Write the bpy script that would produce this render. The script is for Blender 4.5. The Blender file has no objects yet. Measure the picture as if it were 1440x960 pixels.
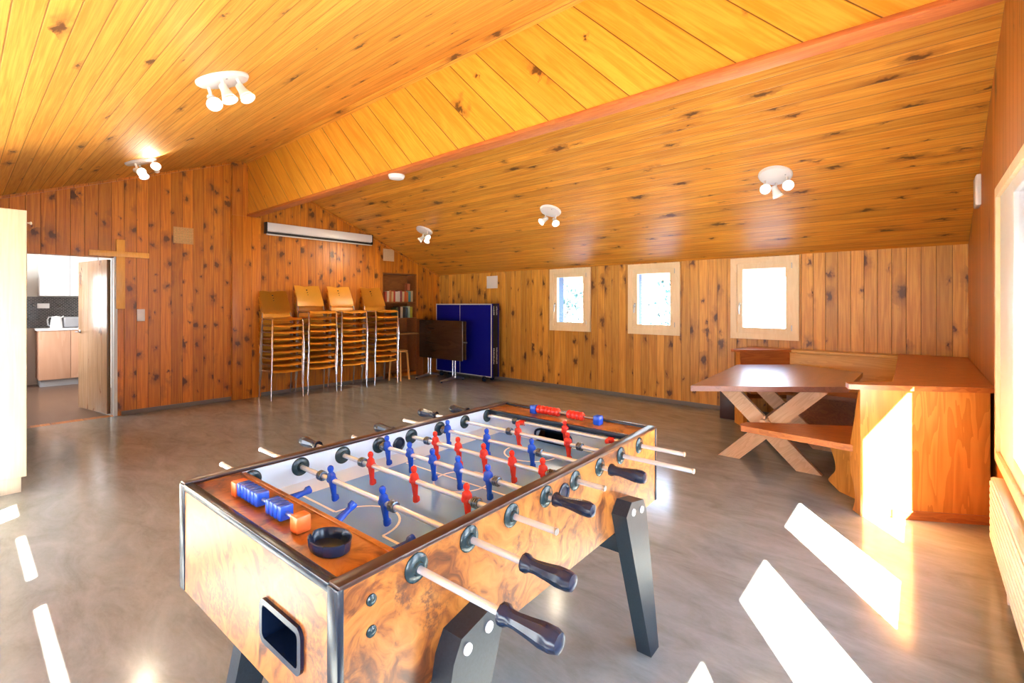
import bpy, bmesh, math, random
from mathutils import Vector, Matrix, Euler
random.seed(7)
sc = bpy.context.scene
COL = sc.collection
R = math.radians
PI = math.pi

# ------------------------------------------------------------------ camera, sky, sun, exposure
cd = bpy.data.cameras.new('camera')
cd.sensor_width = 36
cd.lens = 670.39/1440*36
cd.shift_y = -52.39/1440
cd.clip_start = .02
cam = bpy.data.objects.new('camera', cd)
COL.objects.link(cam)
cam.location = (0, 0, 1.45)
cam.rotation_euler = (R(90), 0, R(90-49.36))
sc.camera = cam
vs = sc.view_settings
vs.view_transform = 'Standard'
vs.look = 'None'
vs.gamma = 1
vs.use_curve_mapping = False
vs.exposure = 1.26
SKY = 7.0
SUN = 92.0
LAMP = 1.0

world = bpy.data.worlds.new('sky')
sc.world = world
world.use_nodes = True
wn = world.node_tree
wn.nodes.clear()
_tc = wn.nodes.new('ShaderNodeTexCoord')
_sx = wn.nodes.new('ShaderNodeSeparateXYZ')
_rp = wn.nodes.new('ShaderNodeValToRGB')
_bg = wn.nodes.new('ShaderNodeBackground')
_wo = wn.nodes.new('ShaderNodeOutputWorld')
wn.links.new(_tc.outputs['Generated'], _sx.inputs[0])
wn.links.new(_sx.outputs['Z'], _rp.inputs[0])
_rp.color_ramp.elements[0].position = 0.0
_rp.color_ramp.elements[0].color = (.78, .89, 1, 1)
_rp.color_ramp.elements[1].position = .75
_rp.color_ramp.elements[1].color = (.32, .56, 1, 1)
_bg.inputs[1].default_value = SKY
wn.links.new(_rp.outputs[0], _bg.inputs[0])
wn.links.new(_bg.outputs[0], _wo.inputs[0])

sun = bpy.data.lights.new('sun', 'SUN')
sun.energy = SUN
sun.angle = R(.5)
sun.color = (1, .95, .86)
so = bpy.data.objects.new('sun', sun)
COL.objects.link(so)
so.rotation_euler = Vector((-.706, .946, -1)).to_track_quat('-Z', 'Y').to_euler()

# ------------------------------------------------------------------ material helpers
class NT:
    def __init__(s, name):
        s.m = bpy.data.materials.new(name)
        s.m.use_nodes = True
        s.t = s.m.node_tree
        s.t.nodes.clear()
        s.out = s.t.nodes.new('ShaderNodeOutputMaterial')
        s.b = s.t.nodes.new('ShaderNodeBsdfPrincipled')
        s.t.links.new(s.b.outputs[0], s.out.inputs[0])
    def n(s, kind, **kw):
        o = s.t.nodes.new('ShaderNode'+kind)
        for k, v in kw.items():
            setattr(o, k, v)
        return o
    def l(s, a, b):
        s.t.links.new(a, b)
    def inp(s, sock, v):
        if isinstance(v, (int, float)):
            sock.default_value = v
        elif isinstance(v, (tuple, list)):
            sock.default_value = (*v, 1) if (len(v) == 3 and sock.type == 'RGBA') else v
        else:
            s.l(v, sock)
    def math(s, op, a, b=0.0, c=None):
        o = s.n('Math', operation=op)
        s.inp(o.inputs[0], a)
        s.inp(o.inputs[1], b)
        if c is not None:
            s.inp(o.inputs[2], c)
        return o.outputs[0]
    def dot(s, vec, c):
        o = s.n('VectorMath', operation='DOT_PRODUCT')
        s.l(vec, o.inputs[0])
        o.inputs[1].default_value = c
        return o.outputs['Value']
    def comb(s, x, y, z=0.0):
        o = s.n('CombineXYZ')
        for i, v in enumerate((x, y, z)):
            s.inp(o.inputs[i], v)
        return o.outputs[0]
    def mix(s, f, a, b, mode='MIX'):
        o = s.n('Mix', data_type='RGBA', blend_type=mode)
        s.inp(o.inputs[0], f)
        s.inp(o.inputs[6], a)
        s.inp(o.inputs[7], b)
        return o.outputs[2]
    def noise(s, vec, scale, detail=4, rough=.5, dist=0):
        o = s.n('TexNoise')
        s.l(vec, o.inputs['Vector'])
        o.inputs['Scale'].default_value = scale
        o.inputs['Detail'].default_value = detail
        o.inputs['Roughness'].default_value = rough
        o.inputs['Distortion'].default_value = dist
        return o
    def ramp(s, f, stops):
        o = s.n('ValToRGB')
        s.l(f, o.inputs[0])
        e = o.color_ramp.elements
        while len(e) > 2:
            e.remove(e[-1])
        for i, (p, c) in enumerate(stops):
            if i > 1:
                e.new(p)
            e[i].position = p
        for i, (p, c) in enumerate(stops):
            e[i].color = (*c, 1) if len(c) == 3 else c
        return o.outputs[0]
    def smooth(s, v, a, b):
        o = s.n('MapRange', interpolation_type='SMOOTHSTEP')
        s.l(v, o.inputs[0])
        o.inputs[1].default_value = a
        o.inputs[2].default_value = b
        return o.outputs[0]
    def bump(s, h, strength, dist=.01):
        o = s.n('Bump')
        o.inputs['Strength'].default_value = strength
        o.inputs['Distance'].default_value = dist
        s.l(h, o.inputs['Height'])
        s.l(o.outputs[0], s.b.inputs['Normal'])
    def coord(s, which='Object'):
        return s.n('TexCoord').outputs[which]

def plain(name, col, rough=.5, metal=0, noise=0.0, nscale=40, spec=.5, emit=None, estr=0):
    t = NT(name)
    t.b.inputs['Roughness'].default_value = rough
    t.b.inputs['Metallic'].default_value = metal
    t.b.inputs['Specular IOR Level'].default_value = spec
    if noise:
        nz = t.noise(t.coord(), nscale, 5)
        c = t.mix(nz.outputs[0], [v*(1-noise) for v in col], [min(1, v*(1+noise)) for v in col])
        t.l(c, t.b.inputs['Base Color'])
    else:
        t.b.inputs['Base Color'].default_value = (*col, 1)
    if emit:
        t.b.inputs['Emission Color'].default_value = (*emit, 1)
        t.b.inputs['Emission Strength'].default_value = estr
    return t.m

def pine(name, U, V, w, c1, c2, kcol=(.085, .026, .007), rough=.38, knots=.5, kr=1.0, klen=.34, offs=0.0, var=.35, groove=.03, gdark=.3, seed=0.0):
    """Boards of width w laid across U and running along V, with grain, knots and grooves."""
    t = NT(name)
    co = t.coord()
    u = t.dot(co, U)
    v = t.dot(co, V)
    un = t.math('ADD', t.math('DIVIDE', u, w), offs)
    ix = t.math('FLOOR', un)
    fr = t.math('FRACT', un)
    wh = t.n('TexWhiteNoise', noise_dimensions='1D')
    t.l(t.math('ADD', ix, seed), wh.inputs['W'])
    r = wh.outputs['Value']
    v2 = t.math('ADD', v, t.math('MULTIPLY', r, 37.0))
    g = t.noise(t.comb(t.math('MULTIPLY', un, 5.0), t.math('MULTIPLY', v2, 1.6), t.math('MULTIPLY', r, 50.0)), 1.0, 5, .55, .9)
    g2 = t.noise(t.comb(t.math('MULTIPLY', un, 26.0), t.math('MULTIPLY', v2, 2.2), r), 1.0, 3, .5, .3)
    gf = t.math('ADD', t.math('MULTIPLY', g.outputs[0], .65), t.math('MULTIPLY', g2.outputs[0], .35))
    col = t.mix(t.smooth(gf, .36, .66), c1, c2)
    bright = t.math('ADD', 1-var*.5, t.math('MULTIPLY', r, var))
    col = t.mix(1.0, col, t.comb(bright, bright, bright), 'MULTIPLY')
    # knots
    nd = t.noise(t.comb(t.math('MULTIPLY', un, 2.5), t.math('MULTIPLY', v2, 12.0), r), 1.0, 3)
    wob = t.math('MULTIPLY', t.math('SUBTRACT', nd.outputs[0], .5), .75)
    nd2 = t.noise(t.comb(t.math('MULTIPLY', un, 6.0), t.math('MULTIPLY', v2, 20.0), r), 1.0, 3)
    wob2 = t.math('MULTIPLY', t.math('SUBTRACT', nd2.outputs[0], .5), .22)
    vo = t.n('TexVoronoi', voronoi_dimensions='2D')
    t.l(t.comb(t.math('ADD', t.math('MULTIPLY', un, .7), wob), t.math('ADD', wob2, t.math('DIVIDE', v2, klen))), vo.inputs['Vector'])
    vo.inputs['Scale'].default_value = 1
    sp = t.n('SeparateColor')
    t.l(vo.outputs['Color'], sp.inputs[0])
    gate = t.math('LESS_THAN', sp.outputs[0], knots)
    rad = t.math('MULTIPLY', kr, t.math('ADD', .05, t.math('MULTIPLY', t.math('POWER', sp.outputs[1], 1.6), .19)))
    dn = t.math('DIVIDE', vo.outputs['Distance'], rad)
    core = t.math('MULTIPLY', gate, t.math('SUBTRACT', 1.0, t.smooth(dn, .55, 1.25)))
    halo = t.math('MULTIPLY', gate, t.math('MULTIPLY', .5, t.math('SUBTRACT', 1.0, t.smooth(dn, .8, 3.2))))
    col = t.mix(halo, col, [k*2.4 for k in kcol])
    col = t.mix(t.math('MULTIPLY', core, .88), col, kcol)
    # grooves between boards
    e = t.math('MINIMUM', fr, t.math('SUBTRACT', 1.0, fr))
    gr = t.math('SUBTRACT', 1.0, t.smooth(e, groove*.35, groove))
    col = t.mix(t.math('MULTIPLY', gr, 1-gdark), col, [c*.18 for c in c1])
    t.l(col, t.b.inputs['Base Color'])
    t.b.inputs['Roughness'].default_value = rough
    t.bump(t.smooth(e, 0, groove*1.6), .5, .006)
    return t.m

def grain_wood(name, c1, c2, axis=(1, 0, 0), rough=.4, scale=1.0, cath=True, coat=0):
    """Solid varnished board: long grain along axis with cathedral figure."""
    t = NT(name)
    co = t.coord()
    a = Vector(axis).normalized()
    o1 = a.orthogonal().normalized()
    o2 = a.cross(o1)
    va = t.math('MULTIPLY', t.dot(co, a), 1.3*scale)
    vec = t.comb(t.math('MULTIPLY', t.dot(co, o1), 9.0*scale), t.math('MULTIPLY', t.dot(co, o2), 9.0*scale), va)
    nz = t.noise(vec, 1.0, 3, .5, .4)
    rings = t.math('FRACT', t.math('MULTIPLY', nz.outputs[0], 9.0 if cath else 5.0))
    fine = t.noise(t.comb(t.math('MULTIPLY', t.dot(co, o1), 90.0), t.math('MULTIPLY', t.dot(co, o2), 90.0), t.math('MULTIPLY', va, 3.0)), 1.0, 3)
    f = t.math('ADD', t.math('MULTIPLY', t.smooth(rings, .1, .95), .6), t.math('MULTIPLY', fine.outputs[0], .4))
    t.l(t.mix(f, c1, c2), t.b.inputs['Base Color'])
    t.b.inputs['Roughness'].default_value = rough
    t.b.inputs['Coat Weight'].default_value = coat
    t.b.inputs['Coat Roughness'].default_value = .3
    return t.m

def burl(name):
    t = NT(name)
    co = t.coord()
    n0 = t.noise(co, 3.2, 3, .5, 0)
    add = t.n('VectorMath', operation='MULTIPLY_ADD')
    t.l(n0.outputs['Color'], add.inputs[0])
    add.inputs[1].default_value = (.55, .55, .55)
    t.l(co, add.inputs[2])
    sc_ = t.n('VectorMath', operation='MULTIPLY')
    t.l(add.outputs[0], sc_.inputs[0])
    sc_.inputs[1].default_value = (1.2, .8, 1)
    n1 = t.noise(sc_.outputs[0], 7, 6, .6, 1.6)
    c = t.ramp(n1.outputs[0], [(.26, (.04, .012, .008)), (.39, (.17, .05, .014)), (.51, (.38, .13, .022)), (.73, (.50, .215, .05))])
    n2 = t.noise(co, 5.5, 3, .5, .6)
    n3 = t.noise(co, 75, 4, .7, 0)
    blot = t.math('MULTIPLY', t.smooth(n2.outputs[0], .53, .64), t.smooth(n3.outputs[0], .40, .62))
    c = t.mix(t.math('MULTIPLY', blot, .85), c, (.085, .035, .025))
    t.l(c, t.b.inputs['Base Color'])
    t.b.inputs['Roughness'].default_value = .3
    return t.m

def glass_mat():
    t = NT('window_glass')
    t.t.nodes.remove(t.b)
    tr = t.n('BsdfTransparent')
    gl = t.n('BsdfGlossy')
    gl.inputs['Roughness'].default_value = .02
    lw = t.n('LayerWeight')
    lw.inputs[0].default_value = .5
    fr = t.math('ADD', .04, t.math('MULTIPLY', .8, t.math('POWER', lw.outputs['Facing'], 5.0)))
    mx = t.n('MixShader')
    t.l(fr, mx.inputs[0])
    t.l(tr.outputs[0], mx.inputs[1])
    t.l(gl.outputs[0], mx.inputs[2])
    t.l(mx.outputs[0], t.out.inputs[0])
    return t.m

def linoleum():
    t = NT('marbled_linoleum')
    co = t.coord()
    m1 = t.n('Mapping')
    m1.inputs['Rotation'].default_value = (0, 0, R(20))
    m1.inputs['Scale'].default_value = (1, 2.6, 1)
    t.l(co, m1.inputs[0])
    n1 = t.noise(m1.outputs[0], 2.2, 8, .66, .8)
    n2 = t.noise(m1.outputs[0], 14, 6, .7, 1.2)
    f = t.math('ADD', t.math('MULTIPLY', n1.outputs[0], .78), t.math('MULTIPLY', n2.outputs[0], .22))
    c = t.ramp(f, [(.30, (.19, .195, .172)), (.5, (.265, .28, .262)), (.70, (.335, .355, .335))])
    t.l(c, t.b.inputs['Base Color'])
    t.b.inputs['Roughness'].default_value = .24
    t.l(t.math('ADD', .11, t.math('MULTIPLY', n2.outputs[0], .10)), t.b.inputs['Roughness'])
    return t.m

SL = .388                      # left roof slope (z per Y), ridge at Y=2.842, z=3.652
YR, ZR = 2.842, 3.652
YW, HW = 6.81, 2.072           # window wall
SRR = (ZR-HW)/(YW-YR)
XC, XR = -7.924, .369          # far wall, right wall
YL = -1.15                     # left wall
nl = math.hypot(1, SL)
nr = math.hypot(1, SRR)

M = {}
M['wall_far'] = pine('pine_boards_far_wall', (0, 1, 0), (0, 0, 1), .13, (.46, .125, .008), (.66, .235, .018), knots=.66, klen=.27, seed=3)
M['wall_win'] = pine('pine_boards_window_wall', (1, 0, 0), (0, 0, 1), .125, (.50, .20, .026), (.70, .35, .055), knots=.46, klen=.36, seed=11)
M['wall_right'] = pine('pine_boards_right_wall', (0, 1, 0), (0, 0, 1), .14, (.40, .125, .014), (.52, .18, .022), knots=.16, klen=.6, seed=5)
M['ceil_left'] = pine('pine_boards_left_ceiling', (0, 1/nl, SL/nl), (1, 0, 0), .107, (.64, .25, .026), (.82, .40, .07), knots=.22, klen=.6, kr=.62, rough=.6, seed=21, var=.22)
M['ceil_right'] = pine('pine_boards_right_ceiling', (0, 1/nr, -SRR/nr), (1, 0, 0), .112, (.58, .20, .020), (.80, .37, .055), knots=.34, klen=.5, kr=.75, rough=.4, seed=41, var=.3)
q2 = math.sqrt(.5)
M['apron'] = pine('pine_boards_ridge_apron', (q2, 0, q2), (-q2, 0, q2), .236, (.74, .29, .022), (.86, .42, .05), knots=.15, kr=.5, klen=.7, offs=-.08, groove=.02, gdark=.08, rough=.28, seed=61, var=.15)
M['post'] = pine('pine_boards_post', (0, 1, 0), (0, 0, 1), .136, (.46, .125, .010), (.64, .22, .018), knots=.6, klen=.3, offs=.1, seed=71)
M['batten'] = grain_wood('reddish_batten_wood', (.42, .10, .02), (.55, .16, .03), (1, 0, 0), .6)
M['floor'] = linoleum()
M['base'] = plain('grey_skirting', (.17, .15, .13), .5)
M['glass'] = glass_mat()
M['frame'] = grain_wood('pale_window_wood', (.84, .65, .38), (.90, .73, .48), (0, 0, 1), .4, cath=False)
M['white_paint'] = plain('white_paint', (.75, .75, .74), .4)
M['cream'] = plain('cream_wall_paint', (.72, .69, .63), .7)
M['render_wall'] = plain('blue_outside_reveal', (.025, .065, .16), .7, noise=.06)
M['blind'] = plain('blue_grey_blind', (.20, .33, .55), .5)
M['chrome'] = plain('chrome', (.72, .74, .80), .22, .9)
M['steel_rod'] = plain('polished_rod', (.74, .84, 1.0), .24, .55)
M['black_plastic'] = plain('black_plastic', (.005, .014, .042), .26)
M['black_rough'] = plain('black_textured_laminate', (.014, .024, .036), .42, noise=.5, nscale=160)
M['washer'] = plain('dark_teal_plastic', (.018, .04, .05), .22)
M['spring'] = plain('dark_spring_steel', (.16, .20, .26), .25, .8)
M['grey_metal'] = plain('grey_metal', (.45, .46, .48), .3, .9)
M['white_metal'] = plain('white_enamel', (.86, .86, .86), .25)
M['blue'] = plain('blue_plastic', (.012, .085, .62), .25)
M['red'] = plain('red_plastic', (.72, .035, .02), .25)
M['orange'] = plain('orange_plastic', (.85, .18, .04), .3)
M['field'] = plain('pale_blue_playfield', (.19, .43, 1.0), .22, noise=.05, nscale=5)
M['line'] = plain('white_line', (.82, .90, 1.0), .3)
M['inner'] = plain('pale_inner_laminate', (.70, .85, .99), .3)
M['burl'] = burl('burl_laminate')
M['dark_edge'] = plain('dark_brown_edging', (.045, .016, .014), .3)
M['black_edge'] = plain('black_edging', (.010, .020, .040), .25)
M['ply'] = plain('orange_beech_ply', (.90, .44, .045), .35, noise=.06, nscale=9)
M['hole'] = plain('dark_hole', (.03, .012, .005), .8)
M['bench_end'] = grain_wood('orange_larch_upright', (.50, .17, .025), (.72, .30, .055), (0, 0, 1), .3, .8)
M['bench_top'] = grain_wood('reddish_larch_top', (.34, .09, .02), (.52, .17, .035), (1, .3, 0), .3, 1.0)
M['bench_pale'] = grain_wood('honey_pine_back', (.60, .30, .07), (.74, .42, .12), (1, 0, 0), .35)
M['bench_red'] = grain_wood('reddish_pine_back', (.33, .085, .018), (.46, .14, .03), (1, .8, 0), .35)
M['table_top'] = grain_wood('dark_varnished_table_top', (.20, .08, .055), (.30, .13, .085), (0, 1, 0), .34, .8, False, 1.0)
M['trestle'] = grain_wood('pale_pinkish_trestle_pine', (.62, .34, .18), (.74, .45, .26), (1, 0, 1), .4, 1.2)
M['cabinet'] = pine('whitewashed_spruce', (0, 1, 0), (0, 0, 1), .21, (.66, .59, .42), (.74, .68, .52), kcol=(.40, .27, .13), knots=.2, klen=.6, groove=.006, var=.06, rough=.35)
M['door'] = pine('whitened_pine_door', (1, 0, 0), (0, 0, 1), .145, (.52, .30, .15), (.66, .42, .24), kcol=(.22, .09, .04), knots=.35, klen=.5, groove=.012, var=.15, rough=.22)
M['cross'] = grain_wood('honey_cross_wood', (.80, .38, .06), (.88, .47, .10), (0, 0, 1), .35)
M['brown_lam'] = grain_wood('dark_walnut_laminate', (.035, .016, .008), (.06, .028, .013), (1, 0, 0), .22, .6, False)
M['tt_blue'] = plain('deep_blue_table_tennis_paint', (.003, .005, .22), .6, spec=.15)
M['black'] = plain('matt_black', (.006, .006, .007), .5)
M['paper'] = plain('paper', (.74, .72, .70), .6)
M['paper_warm'] = plain('aged_paper', (.60, .42, .26), .6, noise=.15, nscale=60)
M['stool'] = grain_wood('yellow_birch', (.66, .34, .09), (.76, .44, .14), (0, 0, 1), .35)
M['shelf'] = grain_wood('brown_shelf_wood', (.24, .08, .02), (.34, .12, .03), (0, 1, 0), .4)
M['shelf_pale'] = grain_wood('light_shelf_wood', (.55, .27, .08), (.66, .36, .12), (0, 1, 0), .4)
M['kitchen_front'] = grain_wood('pinkish_beech_laminate', (.58, .32, .20), (.66, .39, .26), (0, 0, 1), .35, .5, False)
M['kitchen_white'] = plain('kitchen_white', (.80, .80, .82), .35)
M['kitchen_floor'] = plain('brown_kitchen_floor', (.13, .075, .05), .3, noise=.15, nscale=3)
M['grey_plinth'] = plain('grey_plinth', (.35, .35, .37), .4)
M['ground'] = plain('pale_ground', (.45, .47, .44), .9, noise=.2, nscale=1)
M['leaf'] = plain('blue_green_leaf', (.006, .045, .045), .6)
M['bark'] = plain('bark', (.10, .08, .07), .9)
M['bulb'] = plain('lit_bulb', (1, .97, .9), .3, emit=(1, .90, .72), estr=4)
M['straw'] = plain('woven_straw', (.52, .33, .12), .7, noise=.5, nscale=70)

def tiles():
    t = NT('black_mosaic_tile')
    b = t.n('TexBrick')
    co = t.coord()
    t.l(t.comb(t.dot(co, (0, 1, 0)), t.dot(co, (0, 0, 1))), b.inputs['Vector'])
    b.inputs['Color1'].default_value = (.012, .012, .014, 1)
    b.inputs['Color2'].default_value = (.06, .05, .05, 1)
    b.inputs['Mortar'].default_value = (.22, .21, .2, 1)
    b.inputs['Scale'].default_value = 10
    b.inputs['Mortar Size'].default_value = .03
    t.l(b.outputs[0], t.b.inputs['Base Color'])
    t.b.inputs['Roughness'].default_value = .2
    return t.m
M['tiles'] = tiles()

# ------------------------------------------------------------------ geometry helpers
class MB:
    def __init__(s):
        s.b = bmesh.new()
        s.slot = 0
    def _tag(s, n0):
        for f in list(s.b.faces)[n0:]:
            f.material_index = s.slot
    def box(s, lo, hi, bev=0, mat=None, seg=2):
        n0 = len(s.b.faces)
        x0, y0, z0 = lo
        x1, y1, z1 = hi
        P = [(x0, y0, z0), (x1, y0, z0), (x1, y1, z0), (x0, y1, z0), (x0, y0, z1), (x1, y0, z1), (x1, y1, z1), (x0, y1, z1)]
        s.hexa(P, bev, mat, seg)
        return s
    def hexa(s, P, bev=0, mat=None, seg=2):
        t = bmesh.new()
        v = [t.verts.new(p) for p in P]
        for q in ((0, 3, 2, 1), (4, 5, 6, 7), (0, 1, 5, 4), (1, 2, 6, 5), (2, 3, 7, 6), (3, 0, 4, 7)):
            t.faces.new([v[i] for i in q])
        if bev:
            bmesh.ops.bevel(t, geom=t.edges[:], offset=bev, segments=seg, profile=.5, affect='EDGES')
        s.merge(t, mat)
        return s
    def merge(s, t, mat=None):
        bmesh.ops.recalc_face_normals(t, faces=t.faces[:])
        for f in t.faces:
            f.material_index = s.slot
        me = bpy.data.meshes.new('tmp')
        t.to_mesh(me)
        t.free()
        if mat is not None:
            me.transform(mat)
        s.b.from_mesh(me)
        bpy.data.meshes.remove(me)
    def prism(s, poly, d, bev=0, mat=None, seg=2):
        """poly: list of 3D points (planar), d: extrusion vector."""
        t = bmesh.new()
        a = [t.verts.new(p) for p in poly]
        dv = Vector(d)
        b = [t.verts.new(Vector(p)+dv) for p in poly]
        n = len(poly)
        t.faces.new(a[::-1])
        t.faces.new(b)
        for i in range(n):
            t.faces.new([a[i], a[(i+1) % n], b[(i+1) % n], b[i]])
        if bev:
            es = [e for e in t.edges if len(e.link_faces) == 2 and e.calc_face_angle(0) > R(40)]
            bmesh.ops.bevel(t, geom=es, offset=bev, segments=seg, profile=.5, affect='EDGES')
        s.merge(t, mat)
        return s
    def lathe(s, prof, axis=(0, 0, 1), org=(0, 0, 0), n=24, mat=None):
        """prof: list of (r, h) along axis; ends with r=0 close."""
        t = bmesh.new()
        rows = []
        for r, h in prof:
            if r < 1e-6:
                rows.append([t.verts.new((0, 0, h))])
            else:
                rows.append([t.verts.new((r*math.cos(2*PI*i/n), r*math.sin(2*PI*i/n), h)) for i in range(n)])
        for a, b in zip(rows, rows[1:]):
            for i in range(n):
                j = (i+1) % n
                if len(a) == 1 and len(b) == 1:
                    continue
                if len(a) == 1:
                    t.faces.new([a[0], b[i], b[j]])
                elif len(b) == 1:
                    t.faces.new([a[i], a[j], b[0]])
                else:
                    t.faces.new([a[i], a[j], b[j], b[i]])
        q = Vector(axis).to_track_quat('Z', 'Y').to_matrix().to_4x4()
        mm = Matrix.Translation(org) @ q
        if mat is not None:
            mm = mat @ mm
        s.merge(t, mm)
        return s
    def cyl(s, p, q, r, r2=None, n=16, bev=0, mat=None):
        p, q = Vector(p), Vector(q)
        h = (q-p).length
        r2 = r if r2 is None else r2
        if bev:
            pr = [(0, 0), (r-bev, 0), (r, bev), (r2, h-bev), (r2-bev, h), (0, h)]
        else:
            pr = [(0, 0), (r, 0), (r2, h), (0, h)]
        return s.lathe(pr, q-p, p, n, mat)
    def tube(s, pts, r, n=10, mat=None):
        """A round tube swept along a path."""
        pts = [Vector(p) for p in pts]
        t = bmesh.new()
        rows = []
        up = None
        for i, p in enumerate(pts):
            d = (pts[min(i+1, len(pts)-1)]-pts[max(i-1, 0)]).normalized()
            if up is None:
                up = d.orthogonal().normalized()
            up = (up-d*up.dot(d)).normalized()
            w = d.cross(up)
            rr = r[i] if isinstance(r, (list, tuple)) else r
            rows.append([t.verts.new(p+(up*math.cos(2*PI*k/n)+w*math.sin(2*PI*k/n))*rr) for k in range(n)])
        for a, b in zip(rows, rows[1:]):
            for i in range(n):
                t.faces.new([a[i], a[(i+1) % n], b[(i+1) % n], b[i]])
        t.faces.new(rows[0][::-1])
        t.faces.new(rows[-1])
        s.merge(t, mat)
        return s
    def torus(s, c, R_, r, axis=(0, 0, 1), n=28, k=8, mat=None):
        q = Vector(axis).to_track_quat('Z', 'Y').to_matrix().to_4x4()
        t = bmesh.new()
        rows = [[t.verts.new(((R_+r*math.cos(2*PI*j/k))*math.cos(2*PI*i/n), (R_+r*math.cos(2*PI*j/k))*math.sin(2*PI*i/n), r*math.sin(2*PI*j/k))) for j in range(k)] for i in range(n)]
        for i in range(n):
            for j in range(k):
                t.faces.new([rows[i][j], rows[(i+1) % n][j], rows[(i+1) % n][(j+1) % k], rows[i][(j+1) % k]])
        mm = Matrix.Translation(c) @ q
        s.merge(t, mat @ mm if mat is not None else mm)
        return s
    def build(s, name, mats, parent=None, label=None, smooth=35, kind=None):
        me = bpy.data.meshes.new(name)
        s.b.to_mesh(me)
        s.b.free()
        for m in (mats if isinstance(mats, (list, tuple)) else [mats]):
            me.materials.append(M[m])
        if smooth:
            me.polygons.foreach_set('use_smooth', [True]*len(me.polygons))
            me.set_sharp_from_angle(angle=R(smooth))
        o = bpy.data.objects.new(name, me)
        COL.objects.link(o)
        if parent:
            o.parent = parent
        if label:
            o['label'] = label
        if kind:
            o['kind'] = kind
        return o

def thing(name, label, cat, loc=(0, 0, 0), rz=0, group=None):
    o = bpy.data.objects.new(name, None)
    o.empty_display_size = .1
    COL.objects.link(o)
    o.location = loc
    o.rotation_euler = (0, 0, rz)
    return tag(o, label, cat, group)

def tag(o, label, cat, group=None):
    o['label'] = label
    o['category'] = cat
    if group:
        o['group'] = group
    return o

def struct(o, label=None):
    o['kind'] = 'structure'
    if label:
        o['label'] = label
    return o

KIDS = {}
def dup(root, loc, rz, label, group):
    """Copy of a thing with copies of its parts and sub-parts."""
    r = root.copy()
    COL.objects.link(r)
    r.location = loc
    r.rotation_euler = (0, 0, rz)
    r['label'] = label
    r['group'] = group
    for ch in KIDS.setdefault(root.name, list(root.children)):
        c = ch.copy()
        COL.objects.link(c)
        c.parent = r
        for g in KIDS.setdefault(ch.name, list(ch.children)):
            d = g.copy()
            COL.objects.link(d)
            d.parent = c
    return r

# ------------------------------------------------------------------ the room
def wall_cells(a0, a1, holes, zb, ztop, P, d, skip=None):
    """Wall built as columns between hole edges; P(a,z) -> 3D, d = thickness vector; ztop(a)."""
    m = MB()
    cuts = sorted({a0, a1, *[h[0] for h in holes], *[h[1] for h in holes]} | ({YR} if a0 < YR < a1 and skip is None else set()))
    cuts = [c for c in cuts if a0 <= c <= a1]
    for x0, x1 in zip(cuts, cuts[1:]):
        xm = (x0+x1)/2
        hs = sorted([(h[2], h[3]) for h in holes if h[0] < xm < h[1]])
        z = zb
        for h0, h1 in hs:
            if h0 > z+1e-6:
                m.prism([P(x0, z), P(x1, z), P(x1, h0), P(x0, h0)], d)
            z = h1
        m.prism([P(x0, z), P(x1, z), P(x1, ztop(x1)), P(x0, ztop(x0))], d)
    return m

def roof(y):
    return ZR-SL*(YR-y) if y < YR else ZR-SRR*(y-YR)

# floor
struct(MB().box((XC, YL-.2, -.12), (XR+.2, YW+.2, 0)).build('floor', 'floor'))
# far gable wall (door, book niche)
DOOR = (.43, 1.335, 0, 2.05)
NICHE = (5.38, 6.2, .08, 2.07)
struct(wall_cells(YL-.2, YW+.2, [DOOR, NICHE], -.02, lambda y: roof(y)+.05, lambda a, z: (XC, a, z), (-.14, 0, 0)).build('wall_far', 'wall_far', smooth=0))
# window wall
WW = [(-4.953, -4.13), (-3.453, -2.637), (-1.948, -1.147)]
WH = [(a+.075, b-.075, 1.075, 1.985) for a, b in WW]
ww = struct(wall_cells(XC-.14, XR+.2, WH, -.02, lambda x: HW+.12, lambda a, z: (a, YW, z), (0, .06, 0), skip=1).build('wall_windows', 'wall_win', smooth=0))
struct(wall_cells(XC-.14, XR+.2, WH, -.3, lambda x: HW+.3, lambda a, z: (a, YW+.06, z), (0, .24, 0), skip=1).build('wall_windows_outside', 'render_wall', smooth=0))
# right gable wall with four window units
PANES = [(3.14, 3.63), (2.12, 2.61), (1.10, 1.59), (.08, .57)]
RWIN = (-.20, 4.19, .53, 2.12)
struct(wall_cells(YL-.2, YW+.1, [RWIN], -.02, lambda y: roof(y)+.05, lambda a, z: (XR, a, z), (.12, 0, 0)).build('wall_right', 'wall_right', smooth=0))
# left eaves wall: unseen openings, shaped to let in sun strips and floor bounce
LW = [(-3.2, -2.49, .55, 1.16), (-2.15, -1.37, .55, 1.16), (-4.9, -3.6, .55, 1.33), (-1.1, -.1, .55, 1.16),
      (-3.2, -2.49, 1.475, 1.535), (-2.15, -1.37, 1.475, 1.535), (-3.9, -3.6, 1.34, 1.535)]
ZL = roof(YL)
lh = [h for h in LW]
def left_wall():
    return wall_cells(XC-.14, XR+.2, lh, -.02, lambda x: ZL+.12, lambda a, z: (a, YL, z), (0, -.03, 0), skip=1)
struct(left_wall().build('wall_left', 'wall_win', smooth=0))
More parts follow.
